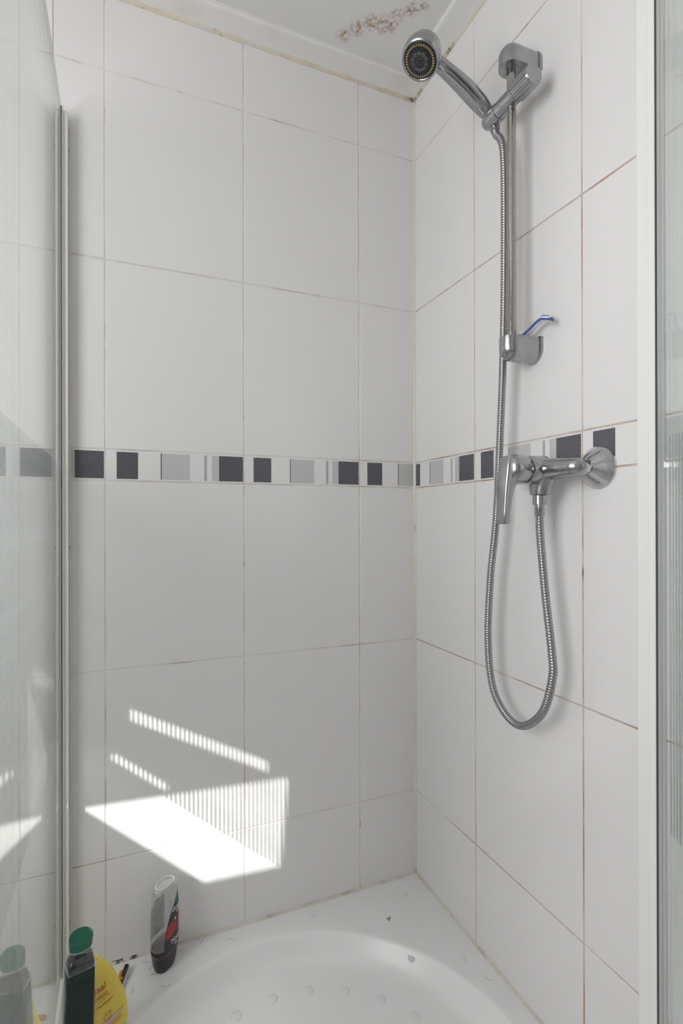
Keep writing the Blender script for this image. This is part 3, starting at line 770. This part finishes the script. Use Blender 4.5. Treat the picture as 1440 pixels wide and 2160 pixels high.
# ------------------------------------------------------------------ yellow lotion bottle
yel = thing('lotion_bottle', (-.7670, -.1835, 0), 'wide yellow baby lotion bottle with red print behind the shampoo', 'bottle', math.radians(30))
bpy.context.view_layer.update()
YP = [(.0, .056, .015), (.002, .060, .018), (.02, .0640, .0205), (.05, .0625, .0215), (.075, .0560, .0212), (.10, .0465, .0200), (.118, .0390, .0185), (.132, .0318, .0168), (.142, .0255, .0150), (.150, .0190, .0130), (.156, .0130, .0105), (.159, .0090, .0085), (.1600, .0075, .0075)]
def ydims(z):
    for (a, w0, t0), (b, w1, t1) in zip(YP, YP[1:]):
        if z <= b: k = (z - a) / (b - a); return w0 + (w1 - w0) * k, t0 + (t1 - t0) * k
    return YP[-1][1:]
def yring(z, a, b, n=44):
    pts = []
    for j in range(n):
        th = 2 * math.pi * j / n; c, s = math.cos(th), math.sin(th)
        pts.append((a * math.copysign(abs(c) ** .8, c), b * math.copysign(abs(s) ** .8, s), z))
    return pts
v, f = loft([yring(*q) for q in YP]); auto(mesh_obj('body', v, f, MT['yellow'], yel), 60)
v, f = loft([yring(.1590, .0070, .0070), yring(.1605, .0078, .0078), yring(.1640, .0078, .0078), yring(.1652, .0068, .0068), yring(.1655, .003, .003)]); auto(mesh_obj('cap', v, f, MT['yellow'], yel), 40)
def ysurf(x, z, lift=.0004):
    a, b = ydims(z); k = min(.995, abs(x) / a); c = k ** (1 / .8); s = math.sqrt(max(0, 1 - c * c))
    return Vector((x, -(b * s ** .8 + lift), z))
def yprint(name, v, f, mat, xc, zc, lift=.0006):
    return mesh_obj(name, [ysurf(p.x + xc, p.y + zc, lift) for p in v], f, mat, yel, False)
for s, size, xc, zc in (('Zwitsal', .0160, -.009, .1160), ('bodylotion', .0116, -.008, .1030), ('voor een gevoelige babyhuid', .0054, -.004, .0870), ('dermatologisch getest', .0042, .027, .0400)):
    v, f = text_mesh(s, size, 0, .00025 if s[0] == 'Z' else .00005); yprint('lettering', v, f, MT['redprint'], xc, zc)
def yline(pts, w, mat, name):
    P = catmull([Vector((x, z, 0)) for x, z in pts], 6); L = []; R_ = []
    for i, p in enumerate(P):
        t = (P[min(i + 1, len(P) - 1)] - P[max(i - 1, 0)]).normalized(); n = Vector((-t.y, t.x, 0)) * w
        L.append(p + n); R_.append(p - n)
    v = L + R_; m = len(P); f = [[i, i + 1, m + i + 1, m + i] for i in range(m - 1)]
    return yprint(name, v, f, mat, 0, 0, .0008)
yline([(-.02, .0985), (.0, .0985), (.024, .0985)], .0002, MT['redprint'], 'rule')
yline([(-.015, .0930), (.0, .0935), (.012, .0950), (.018, .0958), (.0195, .0970), (.0180, .0975)], .0003, MT['redprint'], 'flourish')
yline([(-.02, .0845), (.003, .0845), (.036, .0845)], .00015, MT['redprint'], 'rule')
v = [Vector((.0235 * math.cos(2 * math.pi * j / 40), .0055 * math.sin(2 * math.pi * j / 40) + .0035 * math.cos(2 * math.pi * j / 40) ** 2, 0)) for j in range(40)] + [Vector((0, 0, 0))]
f = [[j, (j + 1) % 40, 40] for j in range(40)]
yprint('pink_plate', v, f, MT['pink'], .0265, .0490, .0004)
yline([(.012, .0455), (.028, .0445), (.040, .0480), (.0475, .0560)], .0003, MT['redprint'], 'plate_line')
cup = [[(-.010, .071), (-.008, .064), (-.002, .063), (.002, .064), (.004, .071)], [(-.0115, .0715), (-.009, .074), (-.003, .0745), (.003, .0740), (.0055, .0715)], [(-.006, .075), (-.008, .079), (-.004, .0775), (-.002, .080), (0, .0775), (.003, .079), (.001, .075)],
       [(-.006, .0705), (-.005, .064)], [(-.002, .0708), (-.002, .0635)], [(.001, .0708), (.0, .064)]]
for c in cup: yline([(x + .0195, z - .0105) for x, z in c], .0003, MT['redprint'], 'cake_drawing')
yline([(.014, .0368), (.030, .0368), (.046, .0368)], .00015, MT['redprint'], 'rule')

# ------------------------------------------------------------------ orange razor behind the bottles
orz = thing('razor', (-.7170, -.060, 0), 'orange razor with black and white head lying by the mouldy corner seal', 'razor')
bpy.context.view_layer.update()
A = Vector((-.7255, -.087, .006)); B = Vector((-.7080, -.0345, .0125)); D = (B - A).normalized(); Wd = D.cross(Vector((0, 0, 1))).normalized(); Ud = Wd.cross(D).normalized()
def bar3(name, a, b, w0, w1, h0, h1, mat):
    rg = [[p + Wd * w + Ud * h for w, h in ((w0, h0), (w1, h0), (w1, h1), (w0, h1))] for p in (a, b)]
    v, f = loft(rg); return child(mesh_obj(name, v, f, mat, None, False), orz)
bar3('blade_head', A, B, -.0055, .0022, -.0050, .0050, MT['black'])
bar3('lubricating_strip', A + D * .001, B - D * .001, .0018, .0040, -.0046, .0012, MT['white'])
cl = catmull([(-.718, -.062, .0100), (-.7295, -.062, .0145), (-.747, -.067, .0115), (-.775, -.077, .0065), (-.806, -.086, .0045)], 6)
v, f = tube(cl, [.0046 - .001 * abs(i / len(cl) - .4) for i in range(len(cl))], 12); child(mesh_obj('handle', v, f, MT['orange']), orz)
rg = [[p + Wd * w + Ud * h for w, h in ((-.0115, -.003), (-.0050, -.003), (-.0050, .004), (-.0115, .003))] for p in (A.lerp(B, .22), A.lerp(B, .80))]
v, f = loft(rg); child(mesh_obj('neck', v, f, MT['orange'], None, False), orz)

# ------------------------------------------------------------------ little dirt
v, f = [], []
pr = []
for k in range(5):
    c = Vector((-.1424 + random.uniform(-.004, .004), -.1168 + random.uniform(-.004, .004), .0012))
    pr.append(lathe(c, (random.uniform(-1, 1), random.uniform(-1, 1), .4), [(-.0022, 0), (-.0012, .0013), (.0008, .0016), (.0022, 0)], 6))
v, f = merge(pr)
o = tag(mesh_obj('crumb', v, f, MT['crumb'], None, False), 'small brown crumb on the bare tray rim near the corner', 'crumb')
pr = []
for (x, y) in [(-.30, -.045), (-.505, -.03), (-.66, -.03), (-.68, -.018), (-.665, -.06), (-.63, -.10), (-.06, -.055), (-.05, -.27), (-.035, -.33), (-.70, -.075), (-.60, -.025), (-.56, -.018)]:
    a = random.uniform(0, 6.28); pts = []
    for k in range(7):
        pts.append(Vector((x, y, .0004))); a += random.uniform(-.9, .9); x += .004 * math.cos(a); y += .003 * math.sin(a)
        x = min(x, -.01); y = min(y, -.008)
    pr.append(tube(catmull(pts, 3), .00022, 4))
v, f = merge(pr); o = mesh_obj('loose_hairs', v, f, MT['hair']); tag(o, 'fine dark loose hairs scattered along the tray rim', 'hair'); o['kind'] = 'stuff'
